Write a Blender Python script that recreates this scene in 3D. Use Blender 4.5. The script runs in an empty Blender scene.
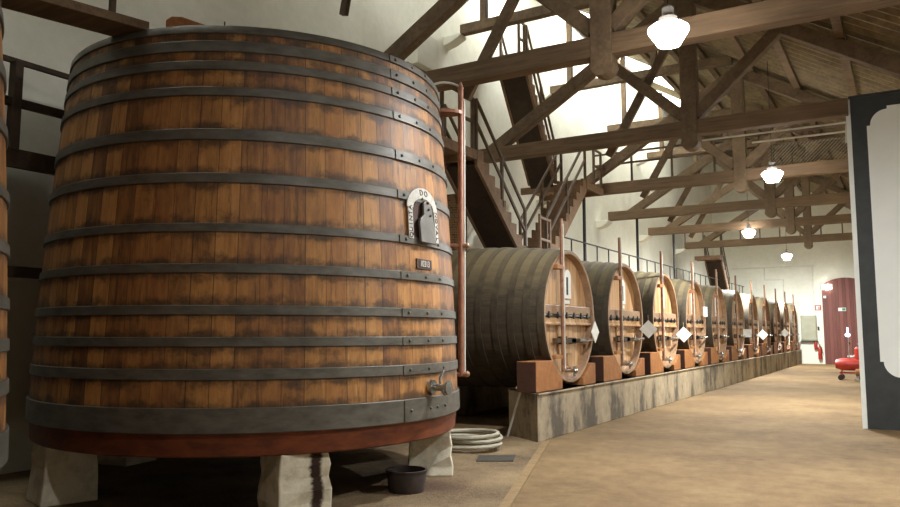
import bpy, math, random
from mathutils import Vector, Matrix
random.seed(7)
sc = bpy.context.scene
COL = sc.collection
PI = math.pi
D = math.radians

# ------------------------------------------------------------------ mesh builder
class MB:
    def __init__(s): s.v = []; s.f = []; s.a = None
    def add(s, vs, fs):
        n = len(s.v); s.v += [tuple(v) for v in vs]; s.f += [tuple(i + n for i in f) for f in fs]; return s
    def box(s, c, d, rot=None, taper=1.0):
        hx, hy, hz = d[0] / 2, d[1] / 2, d[2] / 2
        vs = []
        for z in (-1, 1):
            k = taper if z > 0 else 1.0
            for x, y in ((-1, -1), (1, -1), (1, 1), (-1, 1)):
                p = Vector((x * hx * k, y * hy * k, z * hz))
                if rot is not None: p = rot @ p
                vs.append(p + Vector(c))
        return s.add(vs, [(3, 2, 1, 0), (4, 5, 6, 7), (0, 1, 5, 4), (1, 2, 6, 5), (2, 3, 7, 6), (3, 0, 4, 7)])
    def span(s, x0, x1, y0, y1, z0, z1):
        return s.box(((x0 + x1) / 2, (y0 + y1) / 2, (z0 + z1) / 2), (abs(x1 - x0), abs(y1 - y0), abs(z1 - z0)))
    def bar(s, p0, p1, w, h, up=(0, 0, 1)):
        p0 = Vector(p0); p1 = Vector(p1); d = (p1 - p0).normalized(); u = Vector(up)
        sd = d.cross(u)
        if sd.length < 1e-5: u = Vector((1, 0, 0)); sd = d.cross(u)
        sd.normalize(); u = sd.cross(d)
        vs = []
        for p in (p0, p1):
            for a, b in ((-1, -1), (1, -1), (1, 1), (-1, 1)):
                vs.append(p + sd * (a * w / 2) + u * (b * h / 2))
        return s.add(vs, [(3, 2, 1, 0), (4, 5, 6, 7), (0, 1, 5, 4), (1, 2, 6, 5), (2, 3, 7, 6), (3, 0, 4, 7)])
    def tube(s, pts, r, n=10, caps=True, closed=False):
        pts = [Vector(p) for p in pts]; m = len(pts); rings = []
        prev = None
        for i, p in enumerate(pts):
            if closed: d = pts[(i + 1) % m] - pts[i - 1]
            else: d = pts[min(i + 1, m - 1)] - pts[max(i - 1, 0)]
            d.normalize()
            if prev is None:
                a = Vector((0, 0, 1)) if abs(d.z) < .9 else Vector((1, 0, 0))
                u = d.cross(a).normalized()
            else:
                u = prev - d * prev.dot(d); u.normalize()
            prev = u; w = d.cross(u)
            rr = r[i] if isinstance(r, (list, tuple)) else r
            rings.append([p + (u * math.cos(2 * PI * k / n) + w * math.sin(2 * PI * k / n)) * rr for k in range(n)])
        vs = [q for rg in rings for q in rg]; fs = []
        for i in range(m if closed else m - 1):
            a = i * n; b = ((i + 1) % m) * n
            for k in range(n): fs.append((a + k, a + (k + 1) % n, b + (k + 1) % n, b + k))
        if caps and not closed:
            fs.append(tuple(range(n))[::-1]); fs.append(tuple(range((m - 1) * n, m * n)))
        return s.add(vs, fs)
    def lathe(s, prof, n=48, axis='z', c=(0, 0, 0), caps=False):
        vs = []; fs = []; m = len(prof)
        for r, h in prof:
            for k in range(n):
                a = 2 * PI * k / n
                if axis == 'z': p = (r * math.cos(a), r * math.sin(a), h)
                elif axis == 'x': p = (h, r * math.cos(a), r * math.sin(a))
                else: p = (r * math.sin(a), h, r * math.cos(a))
                vs.append((p[0] + c[0], p[1] + c[1], p[2] + c[2]))
        for i in range(m - 1):
            for k in range(n):
                fs.append((i * n + k, i * n + (k + 1) % n, (i + 1) * n + (k + 1) % n, (i + 1) * n + k))
        if caps:
            fs.append(tuple(range(n))[::-1]); fs.append(tuple(range((m - 1) * n, m * n)))
        return s.add(vs, fs)
    def prism(s, poly, d, fn):
        # poly: 2D points; fn(u,v,w)->xyz ; extruded from w=d[0] to w=d[1]
        n = len(poly)
        vs = [fn(u, v, d[0]) for u, v in poly] + [fn(u, v, d[1]) for u, v in poly]
        fs = [tuple(range(n))[::-1], tuple(range(n, 2 * n))]
        for i in range(n): fs.append((i, (i + 1) % n, n + (i + 1) % n, n + i))
        return s.add(vs, fs)
    def ball(s, c, r, n=10, m=6, sc_=(1, 1, 1)):
        vs = []; fs = []
        for i in range(m + 1):
            a = PI * i / m
            for k in range(n):
                b = 2 * PI * k / n
                vs.append((c[0] + r * sc_[0] * math.sin(a) * math.cos(b), c[1] + r * sc_[1] * math.sin(a) * math.sin(b), c[2] + r * sc_[2] * math.cos(a)))
        for i in range(m):
            for k in range(n): fs.append((i * n + k, (i + 1) * n + k, (i + 1) * n + (k + 1) % n, i * n + (k + 1) % n))
        return s.add(vs, fs)
    def build(s, name, mat, parent=None, smooth=False, bevel=0.0, loc=None):
        me = bpy.data.meshes.new(name)
        me.from_pydata(s.v, [], s.f)
        me.validate()
        import bmesh
        bm = bmesh.new(); bm.from_mesh(me)
        bmesh.ops.recalc_face_normals(bm, faces=bm.faces)
        bm.to_mesh(me); bm.free()
        if smooth:
            me.shade_smooth()
            me.set_sharp_from_angle(angle=D(38))
        me.materials.append(mat)
        o = bpy.data.objects.new(name, me); COL.objects.link(o)
        if parent is not None: o.parent = parent
        if loc is not None: o.location = loc
        if bevel > 0:
            b = o.modifiers.new('bevel', 'BEVEL'); b.width = bevel; b.segments = 2; b.limit_method = 'ANGLE'; b.angle_limit = D(40)
        return o

def thing(name, label, cat, loc=(0, 0, 0), rz=0, group=None):
    o = bpy.data.objects.new(name, None); COL.objects.link(o); o.empty_display_size = .2
    o.location = loc; o.rotation_euler = (0, 0, rz)
    return tag(o, label, cat, group)
def tag(o, label, cat, group=None):
    o['label'] = label; o['category'] = cat
    if group: o['group'] = group
    return o
def struct(o): o['kind'] = 'structure'; return o
def copy_tree(o, parent=None):
    c = o.copy(); COL.objects.link(c)
    if parent is not None: c.parent = parent
    for ch in list(o.children): copy_tree(ch, c)
    return c
ORD = ['first', 'second', 'third', 'fourth', 'fifth', 'sixth', 'seventh', 'eighth', 'ninth', 'tenth', 'eleventh']

# ------------------------------------------------------------------ materials
class NT:
    def __init__(s, name):
        s.m = bpy.data.materials.new(name); s.m.use_nodes = True
        s.t = s.m.node_tree; s.b = s.t.nodes['Principled BSDF']
        s.tc = s.t.nodes.new('ShaderNodeTexCoord')
    def n(s, typ, **kw):
        nd = s.t.nodes.new(typ)
        for k, v in kw.items(): setattr(nd, k, v)
        return nd
    def link(s, a, b): s.t.links.new(a, b)
    def val(s, sock, x):
        if isinstance(x, (int, float)): sock.default_value = x
        elif isinstance(x, tuple): sock.default_value = x
        else: s.link(x, sock)
    def math(s, op, a, b=None, c=None, clamp=False):
        nd = s.n('ShaderNodeMath', operation=op); nd.use_clamp = clamp
        s.val(nd.inputs[0], a)
        if b is not None: s.val(nd.inputs[1], b)
        if c is not None: s.val(nd.inputs[2], c)
        return nd.outputs[0]
    def sep(s, v):
        nd = s.n('ShaderNodeSeparateXYZ'); s.link(v, nd.inputs[0]); return nd.outputs
    def comb(s, x, y, z):
        nd = s.n('ShaderNodeCombineXYZ')
        for i, q in enumerate((x, y, z)): s.val(nd.inputs[i], q)
        return nd.outputs[0]
    def noise(s, vec, scale=5, detail=3, rough=.55, dist=0):
        nd = s.n('ShaderNodeTexNoise'); s.link(vec, nd.inputs['Vector'])
        nd.inputs['Scale'].default_value = scale; nd.inputs['Detail'].default_value = detail
        nd.inputs['Roughness'].default_value = rough; nd.inputs['Distortion'].default_value = dist
        return nd.outputs['Fac']
    def white(s, w):
        nd = s.n('ShaderNodeTexWhiteNoise', noise_dimensions='1D'); s.val(nd.inputs['W'], w); return nd.outputs['Value']
    def ramp(s, fac, stops):
        nd = s.n('ShaderNodeValToRGB'); s.val(nd.inputs[0], fac)
        el = nd.color_ramp.elements
        while len(el) < len(stops): el.new(.5)
        for e, (p, c) in zip(el, stops): e.position = p; e.color = (*c, 1)
        return nd.outputs[0]
    def mix(s, f, a, b, mode='MIX'):
        nd = s.n('ShaderNodeMix', data_type='RGBA', blend_type=mode); s.val(nd.inputs[0], f)
        for i, q in ((6, a), (7, b)):
            if isinstance(q, tuple): nd.inputs[i].default_value = (*q, 1)
            else: s.link(q, nd.inputs[i])
        return nd.outputs[2]
    def smooth(s, x, lo, hi):
        nd = s.n('ShaderNodeMapRange', interpolation_type='SMOOTHSTEP'); s.val(nd.inputs[0], x)
        nd.inputs[1].default_value = lo; nd.inputs[2].default_value = hi
        return nd.outputs[0]
    def bump(s, h, strength=.3, dist=.01):
        nd = s.n('ShaderNodeBump'); s.link(h, nd.inputs['Height']); nd.inputs['Strength'].default_value = strength
        nd.inputs['Distance'].default_value = dist
        s.link(nd.outputs[0], s.b.inputs['Normal'])
    def fin(s, col, rough=.7, metal=0.0, spec=.4):
        if isinstance(col, tuple): s.b.inputs['Base Color'].default_value = (*col, 1)
        else: s.link(col, s.b.inputs['Base Color'])
        s.val(s.b.inputs['Roughness'], rough); s.b.inputs['Metallic'].default_value = metal
        s.b.inputs['Specular IOR Level'].default_value = spec
        return s.m

def lin(h):
    h = h.lstrip('#')
    r = [int(h[i:i + 2], 16) / 255 for i in (0, 2, 4)]
    return tuple(x / 12.92 if x <= .04045 else ((x + .055) / 1.055) ** 2.4 for x in r)

def plain(name, c1, c2=None, rough=.7, metal=0.0, scale=6, stretch=(1, 1, 1), bump=.15, spec=.4):
    t = NT(name)
    c2 = c2 or tuple(x * .7 for x in c1)
    mp = t.n('ShaderNodeMapping'); t.link(t.tc.outputs['Object'], mp.inputs[0]); mp.inputs['Scale'].default_value = stretch
    f = t.noise(mp.outputs[0], scale, 4, .6)
    col = t.ramp(f, [(.3, c2), (.7, c1)])
    if bump: t.bump(f, bump, .01)
    return t.fin(col, rough, metal, spec)

def timber(name, dark, light, axis=0, rough=.75):
    t = NT(name)
    st = [9, 9, 9]; st[axis] = .7
    mp = t.n('ShaderNodeMapping'); t.link(t.tc.outputs['Object'], mp.inputs[0]); mp.inputs['Scale'].default_value = st
    f = t.noise(mp.outputs[0], 2.0, 5, .65)
    big = t.noise(t.tc.outputs['Object'], .9, 2)
    x = t.math('ADD', t.math('MULTIPLY', f, .6), t.math('MULTIPLY', big, .4))
    col = t.ramp(x, [(.32, dark), (.68, light)])
    t.bump(f, .4, .01)
    return t.fin(col, rough)

def generated_timber(name, dark, light, rough=.75):
    # grain follows the longest direction closely enough through object noise in all axes
    t = NT(name)
    f = t.noise(t.tc.outputs['Object'], 2.4, 6, .7, .6)
    g = t.noise(t.tc.outputs['Object'], 14, 4, .7)
    x = t.math('ADD', t.math('MULTIPLY', f, .65), t.math('MULTIPLY', g, .35))
    col = t.ramp(x, [(.34, dark), (.66, light)])
    t.bump(g, .3, .01)
    return t.fin(col, rough)

def vat_wood():
    t = NT('vat_staves')
    P = t.sep(t.tc.outputs['Object'])
    th = t.math('ARCTAN2', P[1], P[0])
    N = 72
    k = t.math('MULTIPLY', t.math('ADD', th, PI), N / (2 * PI))
    idx = t.math('FLOOR', k); fr = t.math('FRACT', k)
    rnd = t.white(idx); rnd2 = t.white(t.math('ADD', idx, 57.3))
    z = P[2]
    v = t.comb(t.math('MULTIPLY', k, 1.0), t.math('MULTIPLY', rnd, 9.0), t.math('MULTIPLY', z, 1.1))
    streak = t.noise(v, 1.6, 6, .7)
    fine = t.noise(t.comb(t.math('MULTIPLY', k, 5.0), rnd, t.math('MULTIPLY', z, 1.6)), 1.0, 5, .75)
    drip = t.noise(t.comb(t.math('MULTIPLY', k, 2.2), 4.0, t.math('MULTIPLY', z, .9)), 1.3, 5, .75)
    blot = t.noise(t.comb(t.math('MULTIPLY', k, .45), 0.0, t.math('MULTIPLY', z, 2.6)), 1.5, 5, .7)
    x = t.math('ADD', t.math('MULTIPLY', rnd, .20), t.math('ADD', t.math('MULTIPLY', streak, .52), t.math('MULTIPLY', fine, .28)))
    col = t.ramp(x, [(.24, lin('#3f2717')), (.40, lin('#7d5530')), (.54, lin('#b47f44')), (.72, lin('#d3a062'))])
    red = t.mix(t.math('MULTIPLY', rnd2, .35), col, lin('#8a4f28'))
    # dark tannin and rust stains beside the hoops
    at = t.n('ShaderNodeAttribute', attribute_name='stain').outputs['Fac']
    sf = t.smooth(t.math('ADD', t.math('MULTIPLY', at, .75), t.math('MULTIPLY', t.math('SUBTRACT', blot, .5), 2.6)), .25, .95)
    col2 = t.mix(t.math('MULTIPLY', sf, .80), red, lin('#2e261c'))
    col2 = t.mix(t.math('MULTIPLY', t.smooth(drip, .54, .72), .75), col2, lin('#33200f'))
    seam = t.math('LESS_THAN', t.math('ABSOLUTE', t.math('SUBTRACT', fr, .5)), .48)
    seam2 = t.math('ADD', seam, t.math('MULTIPLY', rnd2, .9), clamp=True)
    col3 = t.mix(seam2, lin('#1d120a'), col2)
    t.bump(t.math('ADD', t.math('MULTIPLY', fine, .5), seam), .35, .008)
    return t.fin(col3, t.math('ADD', .42, t.math('MULTIPLY', streak, .3)), 0, .45)

def cask_wood():
    t = NT('cask_staves')
    P = t.sep(t.tc.outputs['Object'])
    th = t.math('ARCTAN2', P[2], P[1])
    k = t.math('MULTIPLY', t.math('ADD', th, PI), 52 / (2 * PI))
    idx = t.math('FLOOR', k); fr = t.math('FRACT', k); rnd = t.white(idx)
    f = t.noise(t.comb(t.math('MULTIPLY', P[0], 1.4), k, rnd), 1.2, 5, .7)
    x = t.math('ADD', t.math('MULTIPLY', rnd, .12), t.math('MULTIPLY', f, .88))
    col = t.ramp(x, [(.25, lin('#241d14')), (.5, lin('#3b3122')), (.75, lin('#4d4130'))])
    seam = t.math('LESS_THAN', t.math('ABSOLUTE', t.math('SUBTRACT', fr, .5)), .47)
    col = t.mix(t.math('ADD', seam, .55, clamp=True), lin('#1c160f'), col)
    # settled dust on the upper staves, shade painted dark into the lower half
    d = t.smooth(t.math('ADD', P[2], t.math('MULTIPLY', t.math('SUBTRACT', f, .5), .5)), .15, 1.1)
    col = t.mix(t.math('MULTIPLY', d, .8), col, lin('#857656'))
    t.bump(f, .3, .01)
    return t.fin(col, .75)

def cask_hoop():
    t = NT('cask_hoop_iron')
    o = t.tc.outputs['Object']; P = t.sep(o); f = t.noise(o, 6, 4, .6)
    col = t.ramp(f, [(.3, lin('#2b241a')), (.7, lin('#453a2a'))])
    d = t.smooth(t.math('ADD', P[2], t.math('MULTIPLY', t.math('SUBTRACT', f, .5), .5)), .15, 1.1)  # dust on top of the hoops, painted shade left dark below
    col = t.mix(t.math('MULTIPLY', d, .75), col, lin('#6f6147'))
    t.bump(f, .2, .01)
    return t.fin(col, .65, .1)

def head_wood():
    t = NT('cask_head_planks')
    P = t.sep(t.tc.outputs['Object'])
    oi = t.n('ShaderNodeObjectInfo').outputs['Random']
    k = t.math('MULTIPLY', t.math('ADD', P[1], 3.0), 1 / .15)
    idx = t.math('FLOOR', k); fr = t.math('FRACT', k); rnd = t.white(t.math('ADD', idx, t.math('MULTIPLY', oi, 50.0)))
    f = t.noise(t.comb(t.math('MULTIPLY', P[1], 14.0), t.math('MULTIPLY', oi, 30.0), t.math('MULTIPLY', P[2], 1.3)), 1.3, 5, .7)
    x = t.math('ADD', t.math('MULTIPLY', rnd, .35), t.math('MULTIPLY', f, .65))
    col = t.ramp(x, [(.22, lin('#8b6038')), (.5, lin('#bb9063')), (.78, lin('#d6b188'))])
    seam = t.math('LESS_THAN', t.math('ABSOLUTE', t.math('SUBTRACT', fr, .5)), .47)
    col = t.mix(seam, lin('#5a3a20'), col)
    t.bump(f, .15, .006)
    return t.fin(col, .34, 0, .5)

def plaster(name, c1, c2, scale=1.3, bump=.25):
    t = NT(name)
    f = t.noise(t.tc.outputs['Object'], scale, 5, .65)
    g = t.noise(t.tc.outputs['Object'], scale * 9, 4, .6)
    col = t.ramp(t.math('ADD', t.math('MULTIPLY', f, .7), t.math('MULTIPLY', g, .3)), [(.3, c2), (.62, c1)])
    t.bump(g, bump, .02)
    return t.fin(col, .85, 0, .25)

def concrete():
    t = NT('stained_concrete')
    o = t.tc.outputs['Object']
    P = t.sep(o)
    drip = t.noise(t.comb(t.math('MULTIPLY', P[1], 1.3), t.math('MULTIPLY', P[0], 1.3), t.math('MULTIPLY', P[2], .45)), 1.2, 3, .6)
    g = t.noise(o, 6, 5, .65)
    base = t.ramp(g, [(.3, lin('#8f8069')), (.7, lin('#b5a487'))])
    sf = t.smooth(t.math('ADD', t.math('MULTIPLY', drip, .7), t.math('MULTIPLY', g, .3)), .47, .60)
    col = t.mix(t.math('MULTIPLY', sf, .85), base, lin('#47413a'))
    t.bump(g, .3, .01)
    return t.fin(col, .8)

def floor_mat():
    t = NT('earthen_floor')
    o = t.tc.outputs['Object']
    a = t.noise(o, .7, 5, .65); b = t.noise(o, 5, 6, .75); c = t.noise(o, 60, 3, .7)
    x = t.math('ADD', t.math('MULTIPLY', a, .45), t.math('ADD', t.math('MULTIPLY', b, .35), t.math('MULTIPLY', c, .2)))
    col = t.ramp(x, [(.36, lin('#5e4a32')), (.5, lin('#776042')), (.64, lin('#8b7351'))])
    t.bump(t.math('ADD', b, c), .35, .01)
    return t.fin(col, .9, 0, .2)

def gravel_mat():
    t = NT('dark_gravel')
    o = t.tc.outputs['Object']
    a = t.noise(o, 1.1, 5, .65); c = t.noise(o, 55, 3, .75)
    x = t.math('ADD', t.math('MULTIPLY', a, .55), t.math('MULTIPLY', c, .45))
    col = t.ramp(x, [(.36, lin('#4c3d2e')), (.5, lin('#7a664c')), (.64, lin('#95805f'))])
    # wine stains soaked into the gravel
    P = t.sep(o)
    r = t.math('SQRT', t.math('ADD', t.math('POWER', t.math('ADD', P[0], 4.35), 2.0), t.math('POWER', t.math('SUBTRACT', P[1], 6.9), 2.0)))
    st = t.smooth(t.math('ADD', r, t.math('MULTIPLY', c, .5)), .95, .35)
    col = t.mix(t.math('MULTIPLY', st, .6), col, lin('#3c211b'))
    t.bump(c, .6, .02)
    return t.fin(col, .9, 0, .25)

def pier_mat(name, stain):
    t = NT(name)
    o = t.tc.outputs['Object']
    P = t.sep(o)
    g = t.noise(o, 7, 5, .65); b = t.noise(o, 2.2, 3)
    col = t.ramp(t.math('ADD', t.math('MULTIPLY', g, .6), t.math('MULTIPLY', b, .4)), [(.32, lin('#a59a80')), (.55, lin('#d6cdb6'))])
    if stain:
        w = t.noise(t.comb(0.0, t.math('MULTIPLY', P[1], 3.0), t.math('MULTIPLY', P[2], 7.0)), 1.2, 4, .7)
        dd = t.math('ABSOLUTE', t.math('ADD', t.math('SUBTRACT', P[1], .10), t.math('MULTIPLY', t.math('SUBTRACT', w, .5), .14)))
        col = t.mix(t.smooth(dd, .075, .03), col, lin('#33241a'))
    t.bump(g, .5, .02)
    return t.fin(col, .85, 0, .25)

def emis(name, col, s):
    t = NT(name)
    t.b.inputs['Emission Color'].default_value = (*col, 1); t.b.inputs['Emission Strength'].default_value = s
    return t.fin(col, .4)

def door_planks():
    t = NT('door_planks')
    P = t.sep(t.tc.outputs['Object'])
    k = t.math('MULTIPLY', P[0], 1 / .16); fr = t.math('FRACT', k); rnd = t.white(t.math('FLOOR', k))
    f = t.noise(t.comb(t.math('MULTIPLY', P[0], 12.0), 0.0, P[2]), 1.2, 4, .7)
    col = t.ramp(t.math('ADD', t.math('MULTIPLY', rnd, .4), t.math('MULTIPLY', f, .6)), [(.25, lin('#64382f')), (.75, lin('#834f45'))])
    seam = t.math('GREATER_THAN', fr, .05)
    col = t.mix(seam, lin('#3b1d17'), col)
    return t.fin(col, .6)

def brick_mat():
    t = NT('old_brick')
    mp = t.n('ShaderNodeMapping'); t.link(t.tc.outputs['Object'], mp.inputs[0]); mp.inputs['Rotation'].default_value = (D(90), 0, 0)
    nd = t.n('ShaderNodeTexBrick'); t.link(mp.outputs[0], nd.inputs[0])
    nd.inputs['Color1'].default_value = (*lin('#7d5a38'), 1); nd.inputs['Color2'].default_value = (*lin('#5d4128'), 1)
    nd.inputs['Mortar'].default_value = (*lin('#8d7a5a'), 1); nd.inputs['Scale'].default_value = 5
    return t.fin(nd.outputs[0], .85)

M = dict(
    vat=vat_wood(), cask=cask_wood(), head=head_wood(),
    hoop=plain('hoop_iron', lin('#69645a'), lin('#4c483f'), .5, .2, 5, (1, 1, 2.5), .2),
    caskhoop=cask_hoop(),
    chime=generated_timber('cask_chime', lin('#7c5f48'), lin('#a98a6c'), .5),
    skirt=plain('vat_chime_wood', lin('#7a3c1c'), lin('#4a2010'), .55, 0, 4, (1, 1, 3)),
    lid=generated_timber('vat_lid_wood', lin('#3c2f20'), lin('#5d4a32')),
    beam=timber('old_beam', lin('#4d3d2c'), lin('#7f664b'), 0),
    rafter=generated_timber('old_rafter', lin('#4b3c2b'), lin('#7b654c')),
    dark=generated_timber('dark_timber', lin('#33271b'), lin('#54402b')),
    stair=generated_timber('stair_timber', lin('#6b523c'), lin('#97785c')),
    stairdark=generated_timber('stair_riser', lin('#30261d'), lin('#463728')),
    rail=plain('painted_rail', lin('#6d5a46'), lin('#524336'), .6),
    ironrail=plain('dark_iron', lin('#3c3b38'), lin('#2a2a28'), .5, .4),
    wall=plaster('lime_plaster', lin('#e2e0d2'), lin('#cfcdbd'), .8),
    ceil=plaster('white_ceiling', lin('#dedbd0'), lin('#c9c6b8'), 1.0),
    panel=plaster('panel_white', lin('#eef0ea'), lin('#e6e8e1'), .5, .12),
    black=plain('panel_black_paint', lin('#3a3c3b'), lin('#303231'), .6, 0, 4),
    roof=generated_timber('roof_sheet', lin('#574b38'), lin('#8d7c5c'), .7),
    concrete=concrete(), floor=floor_mat(), gravel=gravel_mat(),
    kerb=plain('kerb_stone', lin('#8f744e'), lin('#76603f'), .85, 0, 8),
    pier=pier_mat('pier_limewash', False), pierst=pier_mat('pier_limewash_stained', True),
    chock=generated_timber('chock_wood', lin('#7c4a26'), lin('#a9713f'), .6),
    copper=plain('copper_pipe', lin('#a17a5e'), lin('#7a5540'), .35, .3, 12),
    redpipe=plain('red_brown_pipe', lin('#96684f'), lin('#7a4f3a'), .45, .1, 12),
    steel=plain('bright_steel', lin('#c8c8c4'), lin('#a5a5a0'), .25, .9, 10),
    grey=plain('grey_steel_plate', lin('#77726a'), lin('#65605a'), .5, .3, 8),
    white=plain('white_enamel', lin('#e9e8e2'), lin('#d9d7cf'), .45, 0, 6, (1, 1, 1), .02),
    ink=plain('black_ink', lin('#24211e'), lin('#1a1816'), .6, 0, 5, (1, 1, 1), 0),
    agedwhite=plain('aged_white_plate', lin('#cbc6ba'), lin('#aaa498'), .6, 0, 14, (1, 1, 1), .05), numw=plain('white_numeral', lin('#e6e2d8'), lin('#d8d4ca'), .5, 0, 5, (1, 1, 1), 0),
    platebrown=plain('number_plate_brown', lin('#4a3024'), lin('#3a251b'), .5),
    rubber=plain('black_rubber', lin('#3d3029'), lin('#2c221d'), .75, 0, 10),
    hose=plain('pale_hose', lin('#b4ad98'), lin('#948d7a'), .55, 0, 12),
    plate=plain('dark_floor_plate', lin('#4c463e'), lin('#3a352e'), .6, .2, 8),
    red=plain('red_paint', lin('#b0382c'), lin('#8f2a20'), .4, 0, 6),
    door=door_planks(), brick=brick_mat(),
    cabinet=plain('cabinet_grey', lin('#a7a590'), lin('#98967f'), .5, 0, 4),
    lamp=emis('lamp_glass_lit', (1.0, .98, .95), 36), lens=emis('lamp_lens_lit', (.95, .98, 1.0), 1400), lensfar=emis('lamp_lens_far', (.95, .99, 1.0), 3700), lensnear=emis('lamp_lens_near', (.98, .99, 1.0), 460), bulk=emis('bulkhead_glass_lit', (1.0, .96, .9), 40),
    glowpane=emis('added_pane_glow', (.96, 1.0, .95), 15),  # glow of the panes added under the roof
    bluelamp=emis('blue_white_lamp', (.45, .68, 1.0), 3),
    green=plain('exit_green', lin('#3e8a5c'), lin('#357a50'), .5, 0, 4, (1, 1, 1), 0),
    conduit=plain('white_conduit', lin('#d8d6cc'), lin('#c4c2b6'), .5),
)

def text_mesh(body, size, mat, name='lettering', depth=.002):
    cu = bpy.data.curves.new('tmp', 'FONT'); cu.body = body; cu.size = size
    cu.align_x = 'CENTER'; cu.align_y = 'CENTER'; cu.extrude = depth; cu.resolution_u = 3
    o = bpy.data.objects.new('tmp', cu); COL.objects.link(o)
    bpy.context.view_layer.update()
    me = bpy.data.meshes.new_from_object(o.evaluated_get(bpy.context.evaluated_depsgraph_get()))
    bpy.data.objects.remove(o)
    vs = [tuple(v.co) for v in me.vertices]; fs = [tuple(p.vertices) for p in me.polygons]
    bpy.data.meshes.remove(me)
    return vs, fs

# ------------------------------------------------------------------ camera
F = 760.0
pitch = math.atan((332 - 253.5) / F); yaw = math.atan((908 - 450) / F * math.cos(pitch))
cam = bpy.data.cameras.new('camera'); co = bpy.data.objects.new('camera', cam); COL.objects.link(co)
cam.sensor_width = 36; cam.lens = F / 900 * 36; cam.clip_end = 200
co.location = (0, 0, 1.6); co.rotation_euler = (PI / 2 + pitch, 0, yaw)
sc.camera = co

# ------------------------------------------------------------------ setting
XL = -8.85; XR = 2.0; YB = -6.0; YF = 42.6
RZ = lambda x: 8.49 - .6 * (x + 3.37)
mb = MB(); mb.span(XL - .3, XR + 6, YB - .3, YF + .3, -.3, 0); struct(mb.build('floor', M['floor']))
# darker gravel strip under the vats
gp = [(XL, YB), (-.9, YB), (-1.55, 1.2), (-3.3, 6.4), (-4.72, 10.6), (-4.72, 10.75), (XL, 10.75)]
mb = MB(); mb.prism(gp, (0, .006), lambda u, v, w: (u, v, w)); struct(mb.build('floor_gravel', M['gravel']))
mb = MB(); mb.bar((-1.55 + .05, 1.2, .012), (-3.3 + .05, 6.4, .012), .10, .016); mb.bar((-3.25, 6.4, .012), (-4.62, 10.45, .012), .10, .016)
struct(mb.build('trim_kerb', M['kerb']))
mb = MB(); mb.span(XL - .3, XL, YB - .3, YF + .3, 0, 13.1); struct(mb.build('wall_left', M['wall']))
mb = MB(); mb.span(XL, XR + .3, YF, YF + .3, 0, 13.1); struct(mb.build('wall_far', M['wall']))
mb = MB(); mb.span(XL, XR + 5, YB - .3, YB, 0, 13.1); struct(mb.build('wall_back', M['wall']))
mb = MB(); mb.span(XR, XR + .3, 14.6 + .35, YF, 0, RZ(XR)); struct(mb.build('wall_right', M['wall']))
mb = MB(); mb.span(XR + 3.2, XR + 3.5, YB, 14.5, 0, RZ(XR)); struct(mb.build('wall_aisle', M['wall']))
# glowing panes added below the roof slope to brighten the left wall
for i, (y, hl) in enumerate(((3.6, 1.0), (11.8, .45), (17.2, 1.0), (22.0, 1.2), (26.6, 1.3), (31.0, 1.0))):
    mb = MB(); mb.prism([(-8.45, RZ(-8.45) - .10), (-7.0, RZ(-7.0) - .10), (-7.0, RZ(-7.0) - .06), (-8.45, RZ(-8.45) - .06)], (y - hl, y + hl), lambda u, v, w: (u, w, v))
    struct(mb.build('added_pane_%d' % (i + 1), M['glowpane']))
# corrugated roof slope
mb = MB(); wl = .34; vs = []; fs = []
ys = [YB + j * wl / 6 for j in range(int((YF - YB) / wl * 6) + 1)]
xs = [XL, -6.5, -3.6, -2.3, -1.0, .3, XR + 3.6]
for x in xs:
    for j, y in enumerate(ys):
        a = 2 * PI * j / 6
        vs.append((x, y, RZ(x) + .07 * math.sin(a)))
n = len(ys)
for i in range(len(xs) - 1):
    for j in range(n - 1): fs.append((i * n + j, i * n + j + 1, (i + 1) * n + j + 1, (i + 1) * n + j))
mb.add(vs, fs); ro = struct(mb.build('ceiling_roof', M['roof'], smooth=True))
so = ro.modifiers.new('thick', 'SOLIDIFY'); so.thickness = .025; so.offset = 1

# black bordered white wall panel carrying the truss end
YP = 14.6; X0 = -.655; ZT = 5.62
mb = MB(); mb.span(X0 - .075, XR + 4, YP, YP + .35, 0, ZT); pw = struct(mb.build('wall_panel', M['panel']))
def rounded(x0, x1, z0, z1, r, st):
    pts = []
    def corner(cx, cz, sx, sz):
        # cx,cz is the outer corner, convex ovolo with a small fillet at each end
        p = []
        p.append((cx, cz + sz * (r + st)))
        p.append((cx + sx * st, cz + sz * (r + st)))
        for k in range(0, 9):
            a = k / 8 * PI / 2
            p.append((cx + sx * (st + r - r * math.cos(a)), cz + sz * (st + r - r * math.sin(a))))
        p.append((cx + sx * (r + st), cz))
        return p
    c = corner(x0, z1, 1, -1); pts += c
    pts += corner(x1, z1, -1, -1)[::-1]
    pts += corner(x1, z0, -1, 1)
    pts += corner(x0, z0, 1, 1)[::-1]
    return pts
mb = MB(); mb.prism([(X0, 0), (XR + 4, 0), (XR + 4, ZT), (X0, ZT)], (YP - .012, YP), lambda u, v, w: (u, w, v))
struct(mb.build('trim_black_border', M['black']))
inner = rounded(X0 + .235, XR + 3.6, .80, ZT - .20, .26, .05)
mb = MB(); mb.prism(inner, (YP - .018, YP - .011), lambda u, v, w: (u, w, v))
struct(mb.build('trim_white_panel', M['panel']))
# right part of the beam seat beyond the panel: ledge cap
mb = MB(); mb.span(X0 - .02, XR + 4, YP - .03, YP + .35, ZT, ZT + .05); struct(mb.build('trim_ledge', M['black']))

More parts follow.
